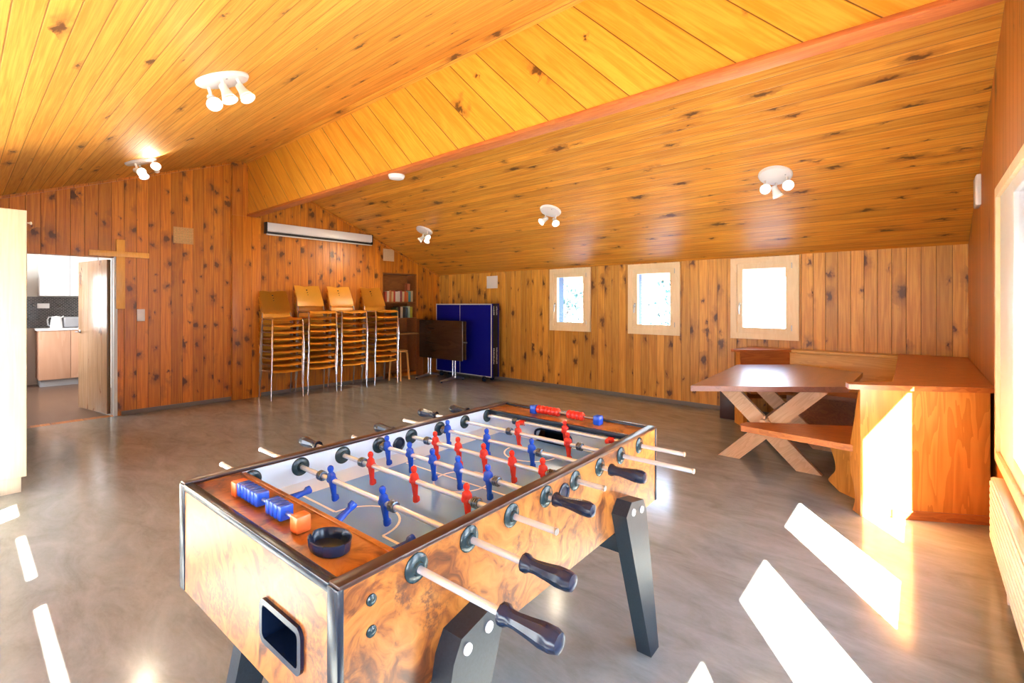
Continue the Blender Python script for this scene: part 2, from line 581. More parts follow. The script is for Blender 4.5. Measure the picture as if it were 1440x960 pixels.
# ceilings
m = MB()
m.prism([(XC-.14, YL-.05, roof(YL-.05)), (XC-.14, YR, ZR), (XC-.14, YR, ZR+.12), (XC-.14, YL-.05, roof(YL-.05)+.12)], (XR-XC+.5, 0, 0))
struct(m.build('ceiling', 'ceil_left', smooth=0))
m = MB()
m.prism([(XC-.14, YR, ZR), (XC-.14, YW+.6, roof(YW+.6)), (XC-.14, YW+.6, roof(YW+.6)+.12), (XC-.14, YR, ZR+.12)], (XR-XC+.5, 0, 0))
struct(m.build('ceiling_right_slope', 'ceil_right', smooth=0))
# ridge apron, its lower batten and the wall post under it
m = MB()
m.box((XC, 2.925, 2.83), (XR, 2.99, 3.62))
struct(m.build('trim_1', 'apron', smooth=0), 'wide honey boards hanging from the ridge')
m = MB()
m.box((XC, 2.905, 2.80), (XR, 3.04, 2.832), .004)
struct(m.build('trim_2', 'batten'), 'reddish batten under the ridge boards')
m = MB()
m.box((XC, 2.70, 0), (XC+.06, 3.115, 2.80), .004)
m.box((XC, 2.70, 2.80), (XC+.06, 2.922, 3.58))
struct(m.build('trim_3', 'post'), 'boarded post on the far wall under the ridge')
# skirtings
struct(MB().box((XC, 1.40, 0), (XC+.016, 2.70, .055), .003).box((XC, 3.115, 0), (XC+.016, 5.38, .055), .003).build('baseboard_far', 'base'))
struct(MB().box((XC, YW-.018, 0), (XR, YW, .06), .003).build('baseboard_windows', 'base'))
# thin cornice fillets where gable wall meets ceiling
m = MB()
for ya, yb in ((YL, 2.70), (3.3, YW)):
    m.prism([(XC, ya, roof(ya)-.03), (XC, yb, roof(yb)-.03), (XC, yb, roof(yb)), (XC, ya, roof(ya))], (.02, 0, 0))
struct(m.build('trim_4', 'post', smooth=0), 'thin wooden fillet along the gable')

def ring(m, P, a0, a1, z0, z1, w, d, bev=.004):
    """Four bars of a rectangular frame in the plane of P, each w wide, d = depth vector."""
    for (x0, x1, y0, y1) in ((a0, a1, z1-w, z1), (a0, a1, z0, z0+w), (a0, a0+w, z0+w, z1-w), (a1-w, a1, z0+w, z1-w)):
        m.prism([P(x0, y0), P(x1, y0), P(x1, y1), P(x0, y1)], d, bev)
    return m

# windows of the window wall
for i, (a, b) in enumerate(WW):
    w = thing('window_%d' % (i+1), '', 'window', (0, 0, 0))
    del w['label'], w['category']
    struct(w)
    z0, z1 = .995, 2.06
    P = lambda u, z: (u, YW-.028, z)
    ring(MB(), P, a, b, z0, z1, .08, (0, .034, 0)).build('casing', 'frame', w)
    P2 = lambda u, z: (u, YW-.014, z)
    ring(MB(), P2, a+.076, b-.076, z0+.076, z1-.076, .072, (0, .06, 0), .006).build('sash', 'frame', w)
    MB().box((a+.145, YW+.02, z0+.145), (b-.145, YW+.026, z1-.145)).build('pane', 'glass', w, smooth=0)
    m = MB().box((a+.10, YW-.022, 1.40), (a+.122, YW-.012, 1.47), .003)
    m.box((a+.103, YW-.05, 1.43), (a+.119, YW-.02, 1.445), .003)
    m.box((a+.103, YW-.055, 1.32), (a+.119, YW-.042, 1.445), .004)
    m.build('handle', 'grey_metal', w)
    for zz in (z0+.12, z1-.16):
        MB().cyl((b-.078, YW-.022, zz), (b-.078, YW-.022, zz+.07), .008, n=10).build('hinge', 'grey_metal', w)

# right wall window band: casing, sashes, blinds
P = lambda a, z: (XR-.02, a, z)
c0 = ring(MB(), P, RWIN[0]-.06, RWIN[1]+.05, RWIN[2]-.05, RWIN[3]+.05, .06, (.03, 0, 0)).build('trim_5', 'frame')
struct(c0, 'pale wooden casing round the right wall window band')
edges = [4.18, 2.88, 1.86, .84, -.19]
for i, (p0, p1) in enumerate(PANES):
    w = thing('window_%d' % (i+4), '', 'window')
    del w['label'], w['category']
    struct(w)
    y1, y0 = edges[i], edges[i+1]
    m = MB()
    m.box((XR+.0, p1, RWIN[2]), (XR+.045, y1, RWIN[3]), .006)
    m.box((XR+.0, y0, RWIN[2]), (XR+.045, p0-.05, RWIN[3]), .006)
    m.box((XR+.0, p0-.05, RWIN[2]), (XR+.045, p1, .645), .006)
    m.box((XR+.0, p0-.05, 2.04), (XR+.045, p1, RWIN[3]), .006)
    m.build('sash', 'white_paint', w)
    MB().box((XR+.02, p0-.05, .645), (XR+.026, p1, 2.04)).build('pane', 'glass', w, smooth=0)
    m = MB()
    for k in range(7):
        z = 1.60+k*.074
        m.box((XR+.085, p0-.4, z), (XR+.093, p1+.4, z+.07), .003)
    m.build('blind', 'blind', w)

# ------------------------------------------------------------------ ceiling spotlights
def ceiling_frame(y):
    sl = SL if y < YR else -SRR
    n = Vector((0, sl, -1)).normalized()        # pointing into the room
    x = Vector((1, 0, 0))
    yv = n.cross(x)
    return Matrix((x, yv, n)).transposed().to_4x4()

def spotlight(x, y, label, rot, heads, D=.15, power=7.0, aims=None):
    t = thing('ceiling_spotlight', label, 'lamp', (x, y, roof(y)), 0, 'spotlights on the sloping ceiling')
    F = ceiling_frame(y) @ Matrix.Rotation(rot, 4, 'Z')
    MB().lathe([(0, 0), (D, 0), (D, .012), (D*.93, .026), (D*.55, .034), (0, .036)], mat=F, n=36).build('ceiling_plate', 'white_metal', t)
    MB().cyl((D*.62, .02, .028), (D*.62, .02, .036), .007, mat=F, n=10).build('screw', 'grey_metal', t)
    for k, (ang, dirv) in enumerate(heads):
        a = Vector((math.cos(ang), math.sin(ang), 0))*D*.66
        base = F @ (a+Vector((0, 0, .02)))
        tip = F @ (a*1.08+Vector((0, 0, .115)))
        MB().tube([base, base.lerp(tip, .5), tip], .011, n=10).build('arm', 'white_metal', t)
        d = Vector(dirv).normalized()
        o = tip-d*.055
        h = MB().lathe([(0, 0), (.019, 0), (.026, .008), (.029, .05), (.034, .065), (.047, .112), (.052, .118), (.048, .121), (.043, .112)], d, o, 22).build('spot_head', 'white_metal', t)
        MB().lathe([(.044, .1), (.045, .112), (.03, .118), (0, .121)], d, o, 22).build('bulb', 'bulb', h, label='lit reflector bulb')
        ld = bpy.data.lights.new('spot_beam', 'SPOT')
        ld.energy = power*LAMP
        ld.spot_size = R(115)
        ld.spot_blend = .8
        ld.color = (1, .82, .58)
        ld.shadow_soft_size = .045
        lo = bpy.data.objects.new('spot_beam', ld)
        COL.objects.link(lo)
        lo.parent = t
        lo.location = o+d*.135
        lo.rotation_euler = d.to_track_quat('-Z', 'Y').to_euler()
    return t

spotlight(-3.68, 1.2, 'large white three-spot ceiling lamp nearest the viewer on the left slope', R(0),
          [(R(140), (.72, -.02, -.62)), (R(28), (.30, .30, -.85)), (R(-28), (.42, .36, -.78))], .17)
spotlight(-6.72, 1.36, 'white spot lamp near the gable on the left slope above the doorway', R(10),
          [(R(170), (.5, .1, -.7)), (R(40), (.85, .35, -.3)), (R(270), (.9, -.3, .30))], .155, 8)
spotlight(-1.08, 5.2, 'white three-spot ceiling lamp on right slope above the corner table', R(0),
          [(R(200), (.45, -.85, -.35)), (R(265), (.25, .35, -.8)), (R(-15), (.35, -.9, -.35))], .15)
spotlight(-3.78, 5.2, 'middle spot lamp on right slope, above the first two small windows', R(30),
          [(R(170), (-.35, -.75, -.55)), (R(262), (.55, -.45, -.7))], .145)
spotlight(-6.43, 5.2, 'farthest spot lamp on right slope, near the projection screen', R(0),
          [(R(215), (-.6, -.6, -.72)), (R(285), (.1, -.5, -.85)), (R(0), (.8, -.1, -.7))], .145, 30)

t = thing('smoke_detector', 'round white smoke detector under the reddish ridge batten', 'smoke detector', (-4.17, 3.0, 2.80))
MB().lathe([(0, 0), (.085, 0), (.085, -.014), (.08, -.02)], n=32).build('mounting_plate', 'white_metal', t)
MB().lathe([(.08, -.018), (.074, -.036), (.05, -.044), (0, -.046)], n=32).build('cover', 'white_metal', t)

# ------------------------------------------------------------------ foosball table
FB = thing('foosball_table', 'foosball table with burl wood sides, chrome rods and blue and red players', 'foosball table', (-1.331, 1.256, 0), .030)
W2, L2, ZT, ZB, ZROD, ZF = .4465, .7865, .90, .569, .855, .775
SX = .032
EN = L2-.165                     # end board inner faces
ROD_Y = [-.593+.171*i for i in range(8)]
for s in (-1, 1):
    x0, x1 = (W2-SX, W2) if s > 0 else (-W2, -W2+SX)
    sd = MB().box((x0, -L2+.004, ZB), (x1, L2-.004, ZT-.012)).build('side_panel', 'burl', FB, smooth=0)
    xi = x0-.004 if s > 0 else x1
    MB().box((xi, -EN, ZF), (xi+.004, EN, ZT-.012)).build('inner_lining', 'inner', sd, label='pale inner lining', smooth=0)
    MB().box((x0-.003, -L2, ZT-.012), (x1+.003, L2, ZT), .003).build('top_rail', 'dark_edge', FB, label='dark brown rail')
    for e in (-1, 1):
        ya, yb = (-L2-.004, -L2+.012) if e < 0 else (L2-.012, L2+.004)
        MB().box((x0-.004, ya, ZB), (x1+.004, yb, ZT-.006), .004).build('corner_edging', 'black_edge', FB, label='black edging')
    # inside ramp along the side
    xa, xb = (x0-.004, x0-.075) if s > 0 else (x1+.004, x1+.075)
    MB().prism([(xa, -EN, ZF), (xb, -EN, ZF), (xa, -EN, ZF+.022)], (0, 2*EN, 0)).build('field_ramp', 'inner', FB, smooth=0)
MB().box((-W2+SX, -EN, ZF-.02), (W2-SX, EN, ZF)).build('playing_field', 'field', FB, smooth=0)
m = MB()
for sgn in (-1, 1):
    n = 20
    cy = sgn*(EN-.17)
    pts = [(-.0+.13*math.cos(PI*k/n), cy-sgn*.13*math.sin(PI*k/n)) for k in range(n+1)]
    pts2 = [(.123*math.cos(PI*k/n), cy-sgn*.123*math.sin(PI*k/n)) for k in range(n+1)]
    for k in range(n):
        m.prism([(*pts[k], ZF), (*pts[k+1], ZF), (*pts2[k+1], ZF), (*pts2[k], ZF)], (0, 0, .0012))
    m.box((-.33, cy-.004, ZF), (-.13, cy+.004, ZF+.0012)).box((.13, cy-.004, ZF), (.33, cy+.004, ZF+.0012))
m.box((-.33, -.004, ZF), (.33, .004, ZF+.0012))
n = 32
for k in range(n):
    a, b = 2*PI*k/n, 2*PI*(k+1)/n
    m.prism([(.11*math.cos(a), .11*math.sin(a), ZF), (.11*math.cos(b), .11*math.sin(b), ZF), (.103*math.cos(b), .103*math.sin(b), ZF), (.103*math.cos(a), .103*math.sin(a), ZF)], (0, 0, .0012))
m.build('field_marking', 'line', FB, label='white pitch lines', smooth=0)
for s in (-1, 1):
    # end panel, shelf, inner board with goal
    ya, yb = sorted((s*(L2-.022), s*L2))
    hole = (.128, .306)
    m = MB()
    if s < 0:
        x0, x1, z0, z1 = .130, .305, .668, .752
        m.box((-W2+SX, ya, ZB), (x0, yb, ZT-.012)).box((x1, ya, ZB), (W2-SX, yb, ZT-.012))
        m.box((x0, ya, ZB), (x1, yb, z0)).box((x0, ya, z1), (x1, yb, ZT-.012))
    else:
        m.box((-W2+SX, ya, ZB), (W2-SX, yb, ZT-.012))
    m.build('end_panel', 'burl', FB, smooth=0)
    yo = s*(L2-.022)
    ya, yb = sorted((yo, s*EN))
    MB().box((-W2+SX, ya, ZT-.034), (W2-SX, yb, ZT-.016), .002).build('end_shelf', 'burl', FB)
    ya, yb = sorted((s*(L2-.022), s*(L2+.003)))
    MB().box((-W2+SX, ya, ZT-.024), (W2-SX, yb, ZT-.003), .003).build('end_trim', 'black_edge', FB, label='black trim strip')
    # inner end wall with an oval goal mouth
    ya, yb = sorted((s*EN, s*(EN+.02)))
    g = .105
    zt = ZT-.034
    m = MB()
    n = 14
    for k in range(n):
        u0, u1 = -g+2*g*k/n, -g+2*g*(k+1)/n
        f = lambda u: ZF+.012+.05*math.sqrt(max(0, 1-(u/g)**4))
        m.prism([(u0, ya, f(u0)), (u1, ya, f(u1)), (u1, ya, zt), (u0, ya, zt)], (0, yb-ya, 0))
    m.box((-W2+SX, ya, ZF), (-g, yb, zt)).box((g, ya, ZF), (W2-SX, yb, zt))
    m.build('inner_end_wall', 'inner', FB, smooth=0)
    y2 = s*(EN+.0)
    m = MB()
    pth = [(g*math.copysign(abs(math.cos(q))**.6, math.cos(q)), y2-s*.003, ZF+.034+.03*math.copysign(abs(math.sin(q))**.7, math.sin(q))) for q in [2*PI*k/28 for k in range(29)]]
    m.tube(pth, .006, 6)
    gl = m.build('goal', 'black_plastic', FB, label='black goal mouth')
    ya, yb = sorted((s*(EN+.02), s*(EN+.10)))
    m = MB().box((-g-.01, ya, ZF-.02), (g+.01, yb, ZF-.01)).box((-g-.01, s*(EN+.10)-.004, ZF-.02), (g+.01, s*(EN+.10)+.004, ZT-.04))
    m.build('goal_box', 'black_plastic', gl, smooth=0)
    # top rim of the inner end wall
    ya, yb = sorted((s*(EN-.012), s*(EN+.004)))
    MB().box((-W2+SX, ya, ZT-.036), (W2-SX, yb, ZT-.013), .003).build('shelf_edging', 'black_edge' if s > 0 else 'burl', FB)
    # score counter on the shelf
    xa, xb = (-.225, .135) if s < 0 else (-.17, .20)
    yc = s*(L2-.085)
    zc = ZT-.016+.026
    bead, cap = ('blue', 'orange') if s < 0 else ('red', 'blue')
    sc_o = MB().cyl((xa, yc, zc), (xb, yc, zc), .005, n=10).build('score_counter', 'grey_metal', FB)
    for xx in (xa, xb):
        MB().box((xx-.018, yc-.02, zc-.026), (xx+.018, yc+.02, zc+.018), .006).build('counter_foot', cap, sc_o)
    w = .0225
    for k in range(10):
        x = xa+.03+w*k+(.048 if k > 5 else 0)
        if s < 0:
            MB().box((x-w*.46, yc-.018, zc-.018), (x+w*.46, yc+.018, zc+.020), .004).build('score_bead', bead, sc_o)
        else:
            MB().lathe([(.006, -w*.48), (.016, -w*.48), (.021, -w*.2), (.021, w*.2), (.016, w*.48), (.006, w*.48)], (1, 0, 0), (x, yc, zc), 18).build('score_bead', bead, sc_o)
# ball return cup in the near end
m = MB()
x0, x1, z0, z1, yf = .126, .309, .664, .756, -L2
outer = [(x0, z0), (x1, z0), (x1, z1), (x0, z1)]
def rrect(x0, x1, z0, z1, r, n=5):
    out = []
    for cx, cz, a0 in ((x1-r, z1-r, 0), (x0+r, z1-r, 90), (x0+r, z0+r, 180), (x1-r, z0+r, 270)):
        for k in range(n+1):
            a = R(a0+90*k/n)
            out.append((cx+r*math.cos(a), cz+r*math.sin(a)))
    return out
o_ = rrect(x0-.006, x1+.006, z0-.006, z1+.006, .022)
i_ = rrect(x0+.008, x1-.008, z0+.008, z1-.008, .012)
t_ = bmesh.new()
lay = [[t_.verts.new((x, y, z)) for x, z in ring_] for ring_, y in ((o_, yf), (o_, yf-.008), (i_, yf-.008), (i_, yf+.045))]
k_ = len(o_)
for a, b in zip(lay, lay[1:]):
    for i in range(k_):
        t_.faces.new([a[i], a[(i+1) % k_], b[(i+1) % k_], b[i]])
t_.faces.new(lay[-1])
m.merge(t_)
m.build('ball_return_cup', 'black_plastic', FB, label='black recessed ball tray')

HANDLE = [(.0105, 0), (.021, 0), (.022, .008), (.0165, .018), (.0155, .035), (.019, .07), (.0225, .095), (.0225, .118), (.018, .132), (.0, .136)]
def player(parent, x, col, tilt):
    """One figure on the rod; tilt turns it about the rod axis (X)."""
    t = bmesh.new()
    def sect(z, hx, hy, y0=0, n=12):
        return [t.verts.new((hx*math.cos(2*PI*k/n), y0+hy*math.sin(2*PI*k/n), z)) for k in range(n)]
    rows = [sect(-.073, .009, .008, .0), sect(-.070, .0115, .0125, .003), sect(-.058, .0115, .012, .003), sect(-.052, .0085, .008), sect(-.035, .0105, .009),
            sect(-.014, .013, .0105), sect(-.006, .0155, .012), sect(.010, .0185, .0125), sect(.020, .0175, .0115), sect(.026, .010, .009), sect(.0285, .006, .006),
            sect(.032, .0085, .0085), sect(.039, .0105, .0105), sect(.046, .0095, .0095), sect(.0505, .005, .005)]
    for a, b in zip(rows, rows[1:]):
        for i in range(12):
            t.faces.new([a[i], a[(i+1) % 12], b[(i+1) % 12], b[i]])
    t.faces.new(rows[0][::-1])
    t.faces.new(rows[-1])
    m = MB()
    mm = Matrix.Translation((x, 0, 0)) @ Matrix.Rotation(tilt, 4, 'X')
    m.merge(t, mm)
    m.cyl((x-.0135, 0, 0), (x+.0135, 0, 0), .0125, n=18)
    return m.build('player', col, parent, label=None)

RODS = [  # players x, team, right end, right handle, left end, left handle, tilt, bumpers
    ([-.153, .106, .352], 'blue', .837, 1, -.66, 0, 88, []),
    ([-.196, .093], 'blue', .759, 1, -.735, 0, 8, [-.262, .137]),
    ([-.22, .027, .274], 'red', .598, 0, -.729, 1, 4, [-.275, .312]),
    ([-.353, -.207, -.073, .064, .208], 'blue', .616, 1, -.603, 0, 5, [-.375, .245]),
    ([-.247, -.109, .033, .176, .316], 'red', .557, 0, -.675, 1, 6, [-.3, .352]),
    ([-.353, -.106, .139], 'blue', .626, 1, -.674, 0, 4, [-.378, .178]),
    ([-.066, .204], 'red', .728, 0, -.760, 1, 6, [-.118, .262]),
    ([-.173, .08, .319], 'red', .636, 0, -.691, 1, 85, [-.218]),
]
for i, (px, team, xr, hr, xl, hl, tilt, bump) in enumerate(RODS):
    y = ROD_Y[i]
    rod = MB().cyl((xl+(.01 if hl else 0), 0, 0), (xr-(.01 if hr else 0), 0, 0), .0085, n=18, bev=.001).build('rod', 'steel_rod', FB)
    rod.location = (0, y, ZROD)
    for k, x in enumerate(px):
        tl = R(tilt)
        if i == 0:
            tl = R([95, 118, 95][k])
        if i == 7:
            tl = R([86, 6, 86][k])
        player(rod, x, team, tl)
    if hr:
        MB().lathe(HANDLE, (1, 0, 0), (xr-.136, 0, 0), 10).build('handle', 'black_plastic', rod, label='black grip')
    else:
        MB().cyl((xr-.004, 0, 0), (xr+.004, 0, 0), .0092, n=14, bev=.001).build('end_cap', 'grey_metal', rod)
    if hl:
        MB().lathe(HANDLE, (-1, 0, 0), (xl+.136, 0, 0), 10).build('handle', 'black_plastic', rod, label='black grip')
    else:
        MB().cyl((xl-.004, 0, 0), (xl+.004, 0, 0), .0092, n=14, bev=.001).build('end_cap', 'white_metal', rod)
    for bx in bump:
        m = MB()
        for q in range(3):
            m.torus((bx+(q-1)*.0085, 0, 0), .0125, .0045, (1, 0, 0), 20, 8)
        m.build('bumper', 'spring', rod, label='dark ribbed rubber bumper')
    for s in (-1, 1):
        for side, x in ((1, W2 if s > 0 else -W2), (-1, (W2-SX-.004) if s > 0 else (-W2+SX+.004))):
            d = s*side
            MB().lathe([(.009, 0), (.033, 0), (.033, .003), (.029, .006), (.016, .0075), (.014, .014), (.009, .014)], (d, 0, 0), (x, 0, 0), 26).build('bearing', 'washer', rod, label='dark round bearing')
for s in (-1, 1):
    x = W2 if s > 0 else -W2+SX+.004
    m = MB().torus((x, .022, .835), .026, .006, (1, 0, 0), 26, 8)
    m.lathe([(0, .0005), (.024, .0005), (.024, .003), (0, .003)], (1, 0, 0), (x-.002, .022, .835), 24)
    m.build('ball_inlet', 'black_plastic', FB, label='black round ball entry')
for y, z in ((-.711, .839), (-.711, .774)):
    MB().lathe([(.0, .0), (.0125, 0), (.012, .003), (.007, .006), (0, .0065)], (1, 0, 0), (W2, y, z), 18).build('bolt', 'washer', FB)
for sx in (-1, 1):
    for sy in (-1, 1):
        x0 = sx*W2
        x1 = sx*(W2+.062)
        p = [(x0, sy*.355, ZB+.085), (x0, sy*.40, ZB+.128), (x0, sy*.51, ZB+.105), (x0, sy*.535, ZB+.06), (x0, sy*.665, 0), (x0, sy*.585, 0)]
        lg = MB().prism(p, (x1-x0, 0, 0), .006).build('leg', 'black_rough', FB, label='black splayed leg')
        for yy, zz in ((.415, ZB+.085), (.49, ZB+.072)):
            MB().lathe([(0, 0), (.014, 0), (.013, .004), (.006, .006), (0, .006)], (sx, 0, 0), (x1, sy*yy, zz), 16).build('leg_bolt', 'white_metal', lg)
for sy in (-1, 1):
    MB().box((-W2-.02, min(sy*.50, sy*.535), .43), (W2+.02, max(sy*.50, sy*.535), .50), .004).build('cross_brace', 'black_rough', FB)
MB().box((-W2+SX, -L2+.022, ZB+.012), (W2-SX, L2-.022, ZB+.022)).build('bottom_board', 'black', FB, smooth=0)

c, s_ = math.cos(.030), math.sin(.030)
def fbw(x, y, z):
    return (-1.331+c*x-s_*y, 1.256+s_*x+c*y, z)
AT = thing('ashtray', 'oval black plastic ashtray on the near end of the foosball table', 'ashtray', fbw(.272, -.702, ZT-.016), .030)
t_ = bmesh.new()
n = 36
def oval(rx, ry, z, notch=0):
    out = []
    for k in range(n):
        a = 2*PI*k/n
        zz = z-(notch if min(abs(a-R(200)), abs(a-R(250))) < R(9) else 0)
        out.append(t_.verts.new((rx*math.cos(a), ry*math.sin(a), zz)))
    return out
rows = [oval(.052, .036, 0), oval(.056, .040, .004), oval(.060, .044, .028, .012), oval(.057, .041, .029, .012), oval(.054, .038, .024, .010), oval(.050, .034, .006)]
for a, b in zip(rows, rows[1:]):
    for i in range(n):
        t_.faces.new([a[i], a[(i+1) % n], b[(i+1) % n], b[i]])
t_.faces.new(rows[0][::-1])
t_.faces.new(rows[-1])
m = MB()
m.merge(t_)
m.build('dish', 'black_plastic', AT)

# ------------------------------------------------------------------ stacked chairs
def make_chair():
    t = thing('stacking_chair', 'x', 'chair', group='orange wooden chairs stacked along the far wall')
    # seat: curved ply, front towards +X
    def sheet(nu, nv, f, th, mb):
        b = bmesh.new()
        top = [[b.verts.new(f(u/nu, v/nv)) for v in range(nv+1)] for u in range(nu+1)]
        for i in range(nu):
            for j in range(nv):
                b.faces.new([top[i][j], top[i+1][j], top[i+1][j+1], top[i][j+1]])
        bmesh.ops.solidify(b, geom=b.faces[:], thickness=th)
        mb.merge(b)
    def seat_f(u, v):
        x = -.20+.42*u
        y = (v-.5)*.44*(1-.08*(1-u))
        z = .455-.014*(1-(2*v-1)**2)-.03*max(0, (u-.8)/.2)**2+.01*max(0, (.2-u)/.2)
        return (x, y, z)
    m = MB()
    sheet(12, 12, seat_f, .02, m)
    m.build('seat', 'ply', t)
    def back_f(u, v):
        y = (v-.5)*(.45-.03*u)
        dip = .018*math.exp(-((y+.02)/.07)**2)
        z = .53+.345*u-dip*max(0, (u-.7)/.3)
        x = -.205-.16*u**1.2-.02*(1-(2*v-1)**2)
        return (x, y, z)
    m = MB()
    sheet(14, 16, back_f, .012, m)
    m.slot = 1
    for zf, r in ((.80, .0095), (.66, .006), (.55, .0045)):
        p = Vector(back_f(zf, .47))
        m.cyl(p+Vector((.004, 0, 0)), p+Vector((.0175, 0, 0)), r, n=12)
    m.build('backrest', ['ply', 'hole'], t)
    m = MB()
    for s in (-1, 1):
        m.tube([(.17, s*.222, .43), (0, s*.222, .432), (-.16, s*.222, .433), (-.20, s*.22, .46), (-.225, s*.212, .55), (-.30, s*.20, .72)], .0095, 8)
    m.tube([(.05, -.222, .432), (.05, .222, .432)], .0085, 8)
    m.tube([(-.12, -.222, .432), (-.12, .222, .432)], .0085, 8)
    m.build('seat_frame', 'chrome', t, label='chrome tube frame')
    for s in (-1, 1):
        MB().tube([(.165, s*.224, .432), (.182, s*.230, .41), (.205, s*.243, .01)], .0095, 8).build('leg', 'chrome', t, label='chrome leg')
        MB().tube([(-.155, s*.224, .432), (-.172, s*.230, .41), (-.235, s*.243, .01)], .0095, 8).build('leg', 'chrome', t, label='chrome leg')
    return t
chair0 = make_chair()
stacks = [(3.29, 9, 'leftmost stack, beside the post'), (3.845, 10, 'second stack from the left'), (4.41, 10, 'third stack from the left'), (5.055, 10, 'rightmost stack, next to the bookshelves')]
ordn = ['top', 'second from top', 'third from top', 'fourth from top', 'fifth from top', 'sixth from top', 'seventh from top', 'eighth from top', 'ninth from top', 'bottom']
first = True
for si, (y, nch, sn) in enumerate(stacks):
    for k in range(nch):
        pos = nch-1-k
        o_name = 'bottom' if k == 0 else ordn[pos]
        lab = 'orange wooden stacking chair, %s in the %s' % (o_name, sn)
        loc = (-7.53+.004*k+random.uniform(-.004, .004), y+random.uniform(-.006, .006), .0985*k)
        if first:
            chair0.location = loc
            chair0['label'] = lab
            first = False
        else:
            dup(chair0, loc, random.uniform(-.012, .012), lab, 'orange wooden chairs stacked along the far wall')

# ------------------------------------------------------------------ far wall items
CR = thing('wall_cross', 'plain honey-coloured wooden cross on the wall at the doorway corner', 'cross', (XC, 1.39, 1.39))
MB().box((.0, -.045, 0), (.034, .045, .90), .004).build('upright', 'cross', CR)
MB().box((.0, -.312, .675), (.036, .30, .745), .004).build('crossbar', 'cross', CR)
t = thing('light_switch', 'white light switch on the far wall right of the doorway', 'light switch', (XC, 1.606, 1.304))
MB().box((0, -.043, -.08), (.009, .043, .08), .003).build('plate', 'white_metal', t)
MB().box((.008, -.03, -.035), (.013, .03, .035), .002).build('rocker', 'white_metal', t)
t = thing('wall_grille', 'square straw-coloured woven panel high on the far wall', 'wall panel', (XC, 2.09, 2.42))
MB().box((0, -.12, -.115), (.012, .12, .115), .003).build('woven_panel', 'straw', t)
m = MB()
for k in range(7):
    v = -.105+.035*k
    m.box((.011, -.115, v-.004), (.017, .115, v+.004), .001)
    m.box((.013, v-.004, -.11), (.019, v+.004, .11), .001)
m.build('lattice', 'shelf_pale', t)
t = tag(MB().box((XC, 5.39, 2.295), (XC+.01, 5.64, 2.53), .002).build('notice', 'paper_warm'), 'small pale square notice on wall above the bookshelves', 'notice')
t = tag(MB().box((-6.50, YW-.004, 1.76), (-6.21, YW, 2.0), .001).build('notice', 'paper'), 'white paper notice on window wall above the blue table', 'notice')
PS = thing('projection_screen', 'rolled-up white projection screen in long housing on the far wall', 'projection screen', (XC, 3.19, 2.57))
MB().box((.005, 0, .04), (.10, 1.90, .175), .012).build('housing', 'white_metal', PS)
MB().cyl((.06, .02, .02), (.06, 1.88, .02), .028, n=16).build('screen_roll', 'white_paint', PS)
MB().box((.085, .01, -.005), (.096, 1.88, .03), .002).build('black_border', 'black', PS)
MB().box((.05, .0, -.022), (.09, 1.90, -.006), .004).build('bottom_bar', 'white_metal', PS)
for y in (-.012, 1.896):
    MB().box((.0, y, .0), (.105, y+.016, .18), .003).build('end_cap', 'black', PS)

BS = thing('built_in_bookcase', 'dark wooden bookcase built into a niche in far wall', 'bookcase', (XC, 5.79, 0))
MB().box((-.30, -.42, .06), (-.285, .42, 2.08)).build('back_panel', 'shelf', BS)
for y in (-.415, .385):
    MB().box((-.29, y, .06), (.0, y+.025, 2.08), .002).build('side_panel', 'shelf', BS)
for z, mt, x1 in ((1.475, 'shelf', .01), (1.15, 'shelf', .05), (.845, 'shelf_pale', .10), (.06, 'shelf', .0), (2.05, 'shelf', 0)):
    MB().box((-.285, -.39, z), (x1, .385, z+.024), .002).build('shelf', mt, BS)
MB().box((.0, .40, .0), (.22, .43, 1.15), .003).build('side_cheek', 'shelf', BS)
cols = [(.45, .06, .03), (.62, .50, .36), (.55, .18, .06), (.66, .40, .16), (.58, .06, .04), (.70, .62, .50), (.66, .60, .52), (.42, .10, .10), (.70, .56, .30), (.60, .12, .04), (.62, .20, .05), (.10, .34, .34), (.68, .56, .34)]
low = [(.10, .14, .06), (.07, .03, .02), (.58, .52, .42), (.03, .03, .03), (.05, .08, .12), (.30, .44, .36), (.46, .46, .06)]
cname = {0: 'dark red', 1: 'pale beige', 2: 'rust orange', 3: 'amber', 4: 'bright red', 5: 'cream', 6: 'off-white', 7: 'maroon', 8: 'light yellow', 9: 'red-orange', 10: 'orange', 11: 'teal green', 12: 'straw-coloured'}
lname = ['dark green', 'dark brown', 'ivory', 'black', 'navy', 'grey-green', 'lime green']
def book(name, y, z, w, h, d, col, lab, grp, lean=0):
    b = thing('book', lab, 'book', (XC-.01, y, z), 0, grp)
    b.rotation_euler = (lean, 0, 0)
    key = 'book_%s' % name
    M[key] = plain(key, col, .5)
    m = MB().box((-d, 0, 0), (0, .003, h)).box((-d, w-.003, 0), (0, w, h)).box((-.004, 0, 0), (0, w, h), .0015)
    m.build('cover', key, b)
    MB().box((-d+.004, .003, .004), (-.004, w-.003, h-.004)).build('pages', 'paper', b, smooth=0)
y = 5.44
for k, cl in enumerate(cols):
    w = [.042, .05, .046, .05, .04, .058, .05, .045, .05, .05, .045, .06, .05][k]
    book('upper_%d' % k, y, 1.4995, w, .20+.03*((k*7) % 5)/5, .17, cl, '%s book on the upper bookcase shelf' % cname[k], 'books on the upper shelf', R(-2) if k in (1, 3, 8) else 0)
    y += w+.003
y = 5.70
for k, cl in enumerate(low):
    w = [.05, .05, .055, .06, .05, .055, .06][k]
    book('lower_%d' % k, y, 1.1745, w, .21+.03*((k*3) % 4)/4, .17, cl, '%s book on the lower bookcase shelf' % lname[k], 'books on the lower shelf')
    y += w+.004
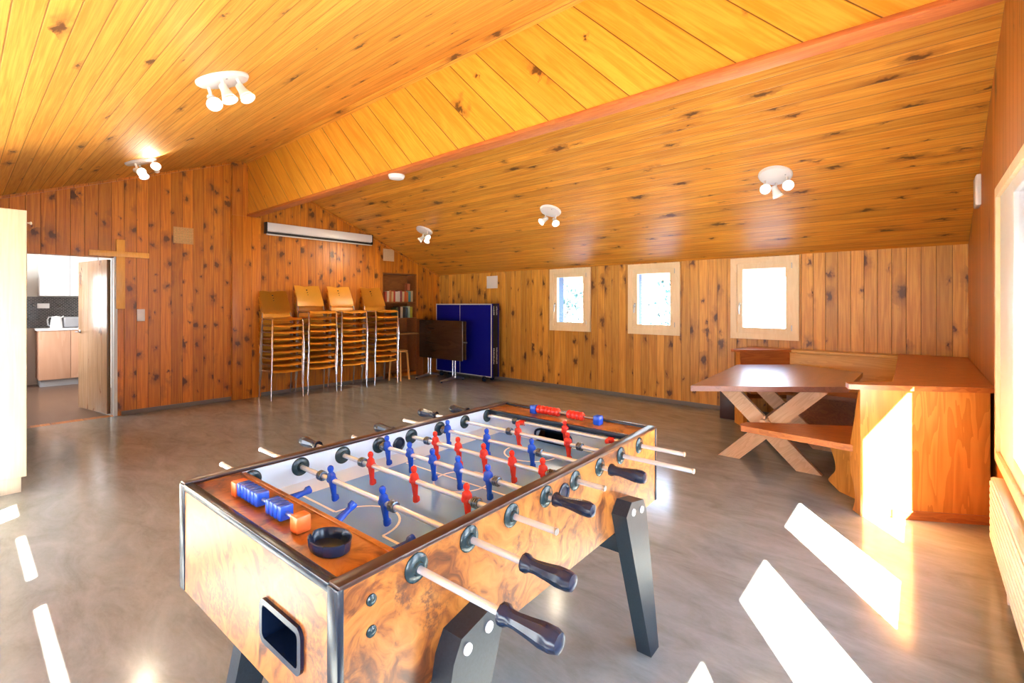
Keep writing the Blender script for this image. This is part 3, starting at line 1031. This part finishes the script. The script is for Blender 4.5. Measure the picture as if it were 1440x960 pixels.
b = thing('ornament', 'small reddish box lying on the books of upper shelf', 'box', (XC-.06, 6.02, 1.738), 0)
M['ornament_red'] = plain('ornament_red', (.45, .11, .04), .5)
MB().box((-.05, -.035, 0), (.03, .035, .13), .004).build('body', 'ornament_red', b)
MB().box((-.052, -.037, .10), (.032, .037, .132), .004).build('lid', 'ornament_red', b)

def stool(x, y, rz, lab):
    t = thing('stool', lab, 'stool', (x, y, 0), rz, 'wooden stools by the bookcase')
    MB().lathe([(0, .54), (.15, .54), (.16, .548), (.16, .562), (.15, .57), (0, .572)], n=32).build('seat', 'stool', t)
    for k in range(4):
        a = R(45+90*k)
        cx, cy = math.cos(a), math.sin(a)
        MB().tube([(cx*.10, cy*.10, .545), (cx*.14, cy*.14, .53), (cx*.152, cy*.152, .50), (cx*.19, cy*.19, .0)], .019, 8).build('leg', 'stool', t)
    return t
stool(-7.60, 5.53, .3, 'yellow wooden stool with bent legs beside the rightmost chair stack')

# ------------------------------------------------------------------ folded tables in the corner
TT = thing('table_tennis_table', 'folded deep blue table tennis table standing against the window wall', 'table', (-6.815, 6.45, 0))
hw = .785
for k, (ya, yb) in enumerate(((.0, .035), (.165, .20))):
    top = MB().box((-hw, ya, .09), (hw, yb, 1.46), .002).build('table_half', 'tt_blue', TT)
    m = MB()
    yy = ya-.002 if k == 0 else yb
    for lo, hi in (((-hw, yy, .09), (-hw+.022, yy+.002, 1.46)), ((hw-.022, yy, .09), (hw, yy+.002, 1.46)), ((-hw, yy, 1.438), (hw, yy+.002, 1.46)), ((-hw, yy, .09), (hw, yy+.002, .105)), ((-.004-.07, yy, .09), (.004-.07, yy+.002, 1.46))):
        m.box(lo, hi)
    m.build('white_line', 'white_paint', top, smooth=0)
MB().box((-hw+.01, .036, .10), (hw+.004, .164, 1.455), .003).build('black_frame', 'black', TT)
m = MB()
x = hw+.004
for z, hh in ((1.25, .16), (.34, .30)):
    for yc, in ((.055,), (.135,)):
        q = z
        while q < z+hh:
            dz = random.uniform(.016, .03)
            m.box((x, yc-.016, q), (x+.002, yc+.016*random.uniform(.2, 1), q+dz*.62))
            q += dz
m.build('side_lettering', 'white_paint', TT, label='small white lettering', smooth=0)
for sx in (-.6, .6):
    for yy in (-.03, .19):
        MB().cyl((sx-.02, yy+.02, .045), (sx+.02, yy+.02, .045), .045, n=20, bev=.006).build('wheel', 'black_plastic', TT)
    MB().box((sx-.03, -.03, .05), (sx+.03, .23, .10), .004).build('foot_bar', 'black', TT)

FT = thing('folding_table', 'dark brown folding table tipped upright in front of blue table', 'table', (-7.06, 6.10, 0))
MB().box((-.63, -.018, .39), (.62, .012, 1.14), .012).build('table_top', 'brown_lam', FT)
MB().box((-.625, .04, .41), (.655, .07, 1.13), .012).build('table_leaf', 'brown_lam', FT)
MB().tube([(.622, -.004, .40), (.624, -.004, .77), (.622, -.004, 1.13)], .007, 8).build('edge_strip', 'grey_metal', FT)
MB().cyl((.62, .03, .74), (.70, .03, .74), .012, n=12).build('latch', 'grey_metal', FT)
for sx in (-.36, .36):
    for dx in (-.035, .035):
        MB().tube([(sx+dx, .025, .06), (sx+dx, .025, .95)], .017, 12).build('column', 'chrome', FT)
    MB().tube([(sx-.02, -.30, .028), (sx, -.12, .05), (sx, .025, .065), (sx, .15, .05), (sx+.02, .26, .028)], [.016, .022, .03, .022, .016], 10).build('foot', 'grey_metal', FT)
    for yy in (-.29, .25):
        MB().cyl((sx, yy, 0), (sx, yy, .025), .018, n=14).build('foot_pad', 'black_plastic', FT)

# ------------------------------------------------------------------ corner bench and table
CB = thing('corner_bench', 'built-in corner bench of orange and honey wood under the windows', 'bench', (0, 0, 0))
ZS = .455
# end panel facing the camera
pa, pb = Vector((-.30, 4.045, 0)), Vector((.345, 4.425, 0))
pd = (pb-pa).normalized()
pn = Vector((-pd.y, pd.x, 0))            # to the back
def epan(u, b, z):
    p = pa+pd*u+pn*b
    return (p.x, p.y, z)
Lp = (pb-pa).length
MB().prism([epan(0, 0, .0), epan(Lp, 0, .05), epan(Lp, 0, .865), epan(0, 0, .865)], tuple(pn*.035), .002).build('end_panel', 'bench_end', CB)
MB().prism([epan(.17, -.012, 0), epan(Lp, -.012, 0), epan(Lp, -.012, .06), epan(.17, -.012, .06)], tuple(pn*.03), .002).build('plinth', 'bench_top', CB)
# top shelf over the right arm
top = [epan(-.10, -.02, .868), epan(Lp+.02, -.02, .868), (.366, 4.6, .868), (.366, 6.78, .868), (-.19, 6.78, .868), (-.15, 4.32, .868), epan(-.07, .09, .868)]
MB().prism(top, (0, 0, .034), .004).build('top_shelf', 'bench_top', CB)
# backrest of the right arm and of the window arm
MB().box((-.17, 4.35, .05), (-.13, 6.6, .866), .003).build('backrest', 'bench_pale', CB)
MB().box((-1.22, 6.62, .30), (-.17, 6.66, .86), .003).build('backrest', 'bench_pale', CB)
MB().box((-1.22, 6.60, .86), (-.18, 6.79, .895), .006).build('cap_rail', 'bench_pale', CB)
# angled red section
ra, rb = Vector((-1.72, 6.20, 0)), Vector((-1.215, 6.61, 0))
rd = (rb-ra).normalized()
rn = Vector((-rd.y, rd.x, 0))
def rp(u, b, z):
    p = ra+rd*u+rn*b
    return (p.x, p.y, z)
Lr = (rb-ra).length
MB().prism([rp(0, 0, .3), rp(Lr, 0, .3), rp(Lr, 0, .868), rp(0, 0, .868)], tuple(rn*.035), .002).build('angled_backrest', 'bench_red', CB, label='reddish angled backrest')
MB().prism([rp(-.03, -.03, .868), rp(Lr, -.03, .868), (-1.215, 6.79, .868), (-1.70, 6.79, .868), rp(-.03, .06, .868)], (0, 0, .028), .003).build('angled_cap', 'bench_red', CB)
MB().prism([rp(0, -.20, 0), rp(0, .03, 0), rp(0, .03, .866), rp(0, -.01, .866), rp(0, -.05, .56), rp(0, -.20, .44)], tuple(rd*.045), .003).build('end_cheek', 'bench_end', CB)
# seats
MB().prism([(-.33, 4.115, ZS-.045), (-.42, 4.77, ZS-.045), (-1.05, 4.40, ZS-.045), (-1.12, 4.34, ZS-.045), (-1.145, 4.25, ZS-.045), (-1.12, 4.185, ZS-.045)], (0, 0, .045), .008).build('end_seat', 'bench_top', CB)
MB().prism([(-.33, 4.12, ZS-.05), (-.175, 4.25, ZS-.05), (-.175, 6.2, ZS-.05), (-.52, 6.2, ZS-.05), (-.42, 4.77, ZS-.05)], (0, 0, .04), .006).build('seat', 'bench_top', CB)
MB().prism([(-.18, 6.20, ZS-.045), (-.18, 6.61, ZS-.045), (-1.20, 6.61, ZS-.045), (-1.66, 6.23, ZS-.045), (-1.50, 6.00, ZS-.045), (-1.15, 6.20, ZS-.045)], (0, 0, .04), .006).build('seat', 'bench_top', CB)
MB().box((-1.2, 6.36, 0), (-.2, 6.39, ZS-.05)).build('seat_riser', 'bench_red', CB, smooth=0)
MB().box((-.36, 4.75, 0), (-.33, 6.3, ZS-.05)).build('seat_riser', 'bench_red', CB, smooth=0)
# side cheek of the end panel (curved profile) and shaped seat support
def prof(pts, n=6):
    """Catmull-Rom through (a,z) points."""
    out = []
    for i in range(len(pts)-1):
        p0, p1, p2, p3 = pts[max(i-1, 0)], pts[i], pts[i+1], pts[min(i+2, len(pts)-1)]
        for k in range(n):
            t = k/n
            out.append(tuple(.5*((2*p1[j])+(-p0[j]+p2[j])*t+(2*p0[j]-5*p1[j]+4*p2[j]-p3[j])*t*t+(-p0[j]+3*p1[j]-3*p2[j]+p3[j])*t**3) for j in (0, 1)))
    out.append(pts[-1])
    return out
cp = prof([(.02, .865), (.05, .75), (.09, .60), (.12, .50), (.14, .40), (.13, .28), (.08, .16), (.07, .08), (.10, .0)])
MB().prism([epan(-.02, b, z) for b, z in cp]+[epan(-.02, 0, 0), epan(-.02, 0, .865)], tuple(pd*.03), .002).build('side_cheek', 'bench_end', CB)
sp_ = prof([(0, .41), (.02, .32), (.06, .22), (.065, .15), (.02, .09), (.0, .05), (.06, .02), (.10, .0)])
sa = Vector((-.56, 4.52, 0))
sd_ = (Vector((-.30, 4.30, 0))-sa).normalized()
MB().prism([(sa.x+sd_.x*a, sa.y+sd_.y*a, z) for a, z in sp_]+[(sa.x+sd_.x*.30, sa.y+sd_.y*.30, 0), (sa.x+sd_.x*.30, sa.y+sd_.y*.30, .41)], (.022, .026, 0), .002).build('seat_support', 'bench_end', CB)

DT = thing('dining_table', 'six-sided dark wooden table on crossed pale trestles at the corner bench', 'table', (-1.0, 5.2, 0))
ox, oy = -1.0, 5.2
tp = [(-1.50, 4.10), (-.47, 4.90), (-.455, 6.04), (-1.10, 6.36), (-1.62, 5.90)]
tp = [(x-ox, y-oy, .705) for x, y in tp]
MB().prism(tp, (0, 0, .045), .012, seg=3).build('table_top', 'table_top', DT)
for ty in (-.42, .42):
    for (xt, xb) in ((-.437, .27), (.31, -.39)):
        dx = .095
        yo = ty+(.0 if xt < 0 else .025)
        MB().prism([(xt-dx, yo-.025, .70), (xt+dx, yo-.025, .70), (xb+dx, yo-.025, .0), (xb-dx, yo-.025, .0)], (0, .05, 0), .004).build('trestle_leg', 'trestle', DT)
MB().box((-.09, -.55, .335), (-.045, .55, .425), .005).build('stretcher', 'trestle', DT)
MB().box((-.08, -.50, .32), (-.055, -.475, .45), .003).build('wedge', 'trestle', DT)
t = thing('crate', 'low dark brown box on floor behind the left end of corner bench', 'box', (-1.86, 6.50, 0))
M['dark_brown'] = plain('dark_brown', (.05, .018, .014), .45)
MB().box((-.09, -.16, 0), (.09, .16, .33), .006).build('body', 'dark_brown', t)
MB().box((-.095, -.165, .33), (.095, .165, .358), .006).build('lid', 'dark_brown', t)

# ------------------------------------------------------------------ right wall items
RD = thing('radiator', 'white ribbed panel radiator under the right wall window', 'radiator', (XR-.003, 0, 0))
m = MB().box((-.062, .8, .10), (-.052, 3.88, .455), .003)
for k in range(9):
    z = .115+k*.037
    m.box((-.068, .81, z), (-.060, 3.87, z+.027), .003)
m.build('panel', 'white_metal', RD)
MB().box((-.055, .8, .44), (-.008, 3.88, .458), .003).build('top_grille', 'white_metal', RD)
for y in (.8, 3.87):
    MB().box((-.062, y, .10), (-.008, y+.01, .45), .002).build('end_plate', 'white_metal', RD)
for y in (1.4, 3.3):
    MB().box((-.012, y, .1), (.0, y+.05, .44)).build('bracket', 'grey_metal', RD)
    MB().box((-.05, y, 0), (-.03, y+.03, .11), .002).build('foot', 'white_metal', RD)
t = thing('wall_box', 'slim white box high on the right wall near the window', 'box', (XR, 5.5, 2.38))
MB().box((-.03, -.11, -.125), (0, .11, .125), .006).build('body', 'white_metal', t)
MB().box((-.034, -.10, -.115), (-.028, .10, .115), .003).build('front_cover', 'white_metal', t)

# ------------------------------------------------------------------ left cabinet
CA = thing('tall_cabinet', 'tall whitewashed wooden cabinet at the left edge near the doorway', 'cabinet', (-5.23, .355, 0))
MB().box((-.55, -1.29, .12), (-.022, 0, 2.175), .003).build('body', 'cabinet', CA)
MB().box((-.020, -.64, .13), (0, -.004, 2.17), .003).build('door', 'cabinet', CA)
MB().box((-.020, -1.286, .13), (0, -.646, 2.17), .003).build('door', 'cabinet', CA)
MB().box((-.52, -1.27, 0), (-.05, -.03, .12)).build('plinth', 'cabinet', CA, smooth=0)
MB().lathe([(0, 0), (.006, 0), (.006, .012), (.013, .02), (.011, .027), (0, .029)], (0, 1, 0), (-.03, 0, 2.08), 14).build('side_knob', 'cabinet', CA)

# ------------------------------------------------------------------ doorway and kitchen
D1 = thing('door_1', '', 'door', (XC-.15, 1.318, 0), 0)
del D1['label'], D1['category']
struct(D1)
D1.rotation_euler = (0, 0, R(11))
MB().box((-.89, -.04, .015), (0, 0, 2.035), .003).build('leaf', 'door', D1)
m = MB()
m.lathe([(0, 0), (.024, 0), (.022, .008), (.009, .012), (.009, .05), (0, .05)], (0, -1, 0), (-.83, -.04, 1.07), 16)
m.tube([(-.83, -.09, 1.07), (-.78, -.094, 1.07), (-.72, -.094, 1.07)], .009, 10)
m.build('handle', 'grey_metal', D1)
m = MB()
m.box((XC-.15, 1.325, 0), (XC+.012, 1.36, 2.065), .003)
m.box((XC-.15, .40, 0), (XC+.012, .435, 2.065), .003)
struct(m.build('door_frame', 'white_paint'), 'white door frame of the kitchen doorway')
struct(MB().box((-13.0, -.8, -.12), (XC, 2.4, -.001)).build('floor_kitchen', 'kitchen_floor', smooth=0))
struct(MB().box((-12.26, -.8, 0), (-12.16, 2.4, 2.6)).build('wall_kitchen_back', 'cream', smooth=0))
struct(MB().box((-12.16, 1.75, 0), (XC-.14, 1.85, 2.6)).build('wall_kitchen_right', 'cream', smooth=0))
struct(MB().box((-12.16, -.8, 0), (XC-.14, -.7, 2.6)).build('wall_kitchen_left', 'cream', smooth=0))
struct(MB().box((-12.26, -.8, 2.6), (XC-.14, 2.4, 2.7)).build('ceiling_kitchen', 'cream', smooth=0))
KC = thing('kitchen_counter', 'pinkish wood kitchen counter seen through the doorway', 'cabinet', (-11.6, 1.3, 0))
MB().box((-.54, -.37, .12), (-.02, .44, .985), .003).build('body', 'kitchen_front', KC)
MB().box((-.02, -.368, .125), (0, .035, .98), .003).build('door', 'kitchen_front', KC)
MB().box((-.02, .040, .125), (0, .438, .98), .003).build('door', 'kitchen_front', KC)
MB().box((-.52, -.35, 0), (-.06, .42, .12)).build('plinth', 'grey_plinth', KC, smooth=0)
MB().box((-.55, -.40, .985), (.015, .445, 1.02), .004).build('worktop', 'kitchen_white', KC)
struct(MB().box((-12.16, .80, 1.02), (-12.145, 1.75, 1.585)).build('trim_6', 'tiles', smooth=0), 'black mosaic splashback')
KW = thing('wall_cupboard', 'white wall cupboard above the black tiles in the kitchen', 'cupboard', (-12.15, 1.32, 1.60))
MB().box((0, -.36, 0), (.33, .42, .82), .004).build('body', 'kitchen_white', KW)
MB().box((.33, -.358, .003), (.35, .03, .818), .003).build('door', 'kitchen_white', KW)
MB().box((.33, .034, .003), (.35, .418, .818), .003).build('door', 'kitchen_white', KW)
t = thing('socket', 'white wall socket on the black mosaic tiles', 'socket', (-12.143, 1.03, 1.42))
MB().box((0, -.08, -.045), (.012, .08, .045), .004).build('plate', 'white_metal', t)
for y in (-.04, .04):
    MB().lathe([(0, .0135), (.024, .0135), (.026, .012), (.026, .0)], (1, 0, 0), (0, y, 0), 18).build('insert', 'white_metal', t)
KT = thing('kettle', 'white electric kettle on the kitchen counter', 'kettle', (-11.80, 1.17, 1.02))
MB().lathe([(0, 0), (.082, 0), (.085, .02), (.08, .10), (.066, .19), (.05, .21), (0, .222)], n=26).build('jug', 'white_metal', KT)
MB().tube([(0, -.05, .205), (0, -.10, .20), (0, -.12, .15), (0, -.11, .06), (0, -.078, .04)], .012, 8).build('handle', 'grey_metal', KT)
MB().prism([(-.02, .055, .17), (.02, .055, .17), (0, .10, .205)], (0, -.01, .02)).build('spout', 'white_metal', KT)
TO = thing('toaster', 'dark grey toaster beside the white kettle', 'toaster', (-11.85, 1.40, 1.02))
MB().box((-.09, -.14, .01), (.09, .15, .20), .03, seg=4).build('body', 'grey_plinth', TO)
MB().box((-.05, -.10, .198), (-.02, .10, .203)).box((.02, -.10, .198), (.05, .10, .203)).build('slots', 'black', TO, smooth=0)
MB().box((-.01, .148, .11), (.01, .17, .13), .003).build('lever', 'black_plastic', TO)
TW = thing('tea_towel', 'pinkish violet tea towel standing at the right end of counter', 'towel', (-11.72, 1.62, 1.02))
M['towel'] = plain('violet_cloth', (.50, .36, .52), .8)
MB().lathe([(0, 0), (.055, 0), (.06, .03), (.05, .16), (.03, .24), (0, .25)], n=14).build('cloth', 'towel', TW)
FR = thing('tall_unit', 'tall pale wooden kitchen unit at left of the doorway', 'cabinet', (-11.8, .45, 0))
MB().box((-.3, -.30, .1), (.1, .28, 1.95), .004).build('body', 'kitchen_front', FR)
MB().box((.1, -.29, .12), (.12, .27, .95), .003).build('door', 'kitchen_front', FR)
MB().box((.1, -.27, 1.0), (.125, .25, 1.42), .004).build('oven_front', 'black_plastic', FR)
MB().box((.1, -.29, 1.46), (.12, .27, 1.94), .003).build('door', 'kitchen_front', FR)
MB().tube([(.12, -.2, .90), (.15, -.2, .90), (.15, .2, .90), (.12, .2, .90)], .008, 8).build('handle', 'grey_metal', FR)
ld = bpy.data.lights.new('kitchen_fill_light', 'AREA')  # unseen fill lamp added to brighten the kitchen; this wall has no window
ld.shape = 'RECTANGLE'
ld.size, ld.size_y = 2.2, 1.2
ld.energy = 52
ld.color = (.92, .96, 1)
lo = bpy.data.objects.new('kitchen_fill_light', ld)
COL.objects.link(lo)
lo.location = (-10.3, -.66, 1.7)
lo.rotation_euler = Vector((0, 1, 0)).to_track_quat('-Z', 'Y').to_euler()

# ------------------------------------------------------------------ outside
struct(MB().box((-40, -30, -.5), (30, 45, -.35)).build('ground', 'ground', smooth=0))
def tree(x, y, z0, h, r, lab, seed):
    rnd = random.Random(seed)
    t = thing('tree', lab, 'tree', (x, y, z0), 0, 'trees outside the small windows')
    m = MB().tube([(0, 0, 0), (.05, .02, h*.4), (-.03, .05, h*.75), (.02, 0, h)], [.09, .07, .04, .012], 8)
    tips = []
    for k in range(22):
        a = rnd.uniform(0, 2*PI)
        zb = h*rnd.uniform(.25, .9)
        q = Vector((math.cos(a)*r*rnd.uniform(.5, 1), math.sin(a)*r*rnd.uniform(.5, 1), zb+rnd.uniform(.0, .5)))
        m.tube([(0, 0, zb), q*.5+Vector((0, 0, zb*.5+.08)), q], [.02, .012, .004], 5)
        tips += [q, q*.6+Vector((0, 0, zb*.4))]
    m.build('trunk', 'bark', t)
    b = bmesh.new()
    for q in tips:
        for _ in range(16):
            p = q+Vector((rnd.gauss(0, .17), rnd.gauss(0, .17), rnd.gauss(0, .13)))
            e = Euler((rnd.uniform(0, 6), rnd.uniform(0, 6), rnd.uniform(0, 6))).to_matrix()
            s = rnd.uniform(.04, .08)
            vv = [b.verts.new(p+e @ Vector(c)*s) for c in ((-1, 0, 0), (0, -.5, .1), (1, 0, 0), (0, .5, .1))]
            b.faces.new(vv)
    m = MB()
    m.merge(b)
    m.build('foliage', 'leaf', t, smooth=0)
tree(-6.75, 10.0, -.35, 2.9, .55, 'blue-green tree outside the leftmost small window', 1)
tree(-4.0, 10.0, -.35, 2.7, .5, 'thin leafy tree outside the middle small window', 2)

# light guides in windows and left openings (portals only steer sampling of the sky)
def portal(loc, sx, sy, direction):
    l = bpy.data.lights.new('window_portal', 'AREA')
    l.shape = 'RECTANGLE'
    l.size, l.size_y = sx, sy
    l.cycles.is_portal = True
    o = bpy.data.objects.new('window_portal', l)
    COL.objects.link(o)
    o.location = loc
    o.rotation_euler = Vector(direction).to_track_quat('-Z', 'Y').to_euler()
for a, b in WW:
    portal(((a+b)/2, YW+.31, 1.53), .7, .95, (0, -1, 0))
for p0, p1 in PANES:
    portal((XR+.13, (p0+p1)/2, 1.3), .62, 1.5, (-1, 0, 0))
for h in LW:
    if h[3]-h[2] > .3:
        portal(((h[0]+h[1])/2, YL-.04, (h[2]+h[3])/2), h[1]-h[0], h[3]-h[2], (0, 1, 0))
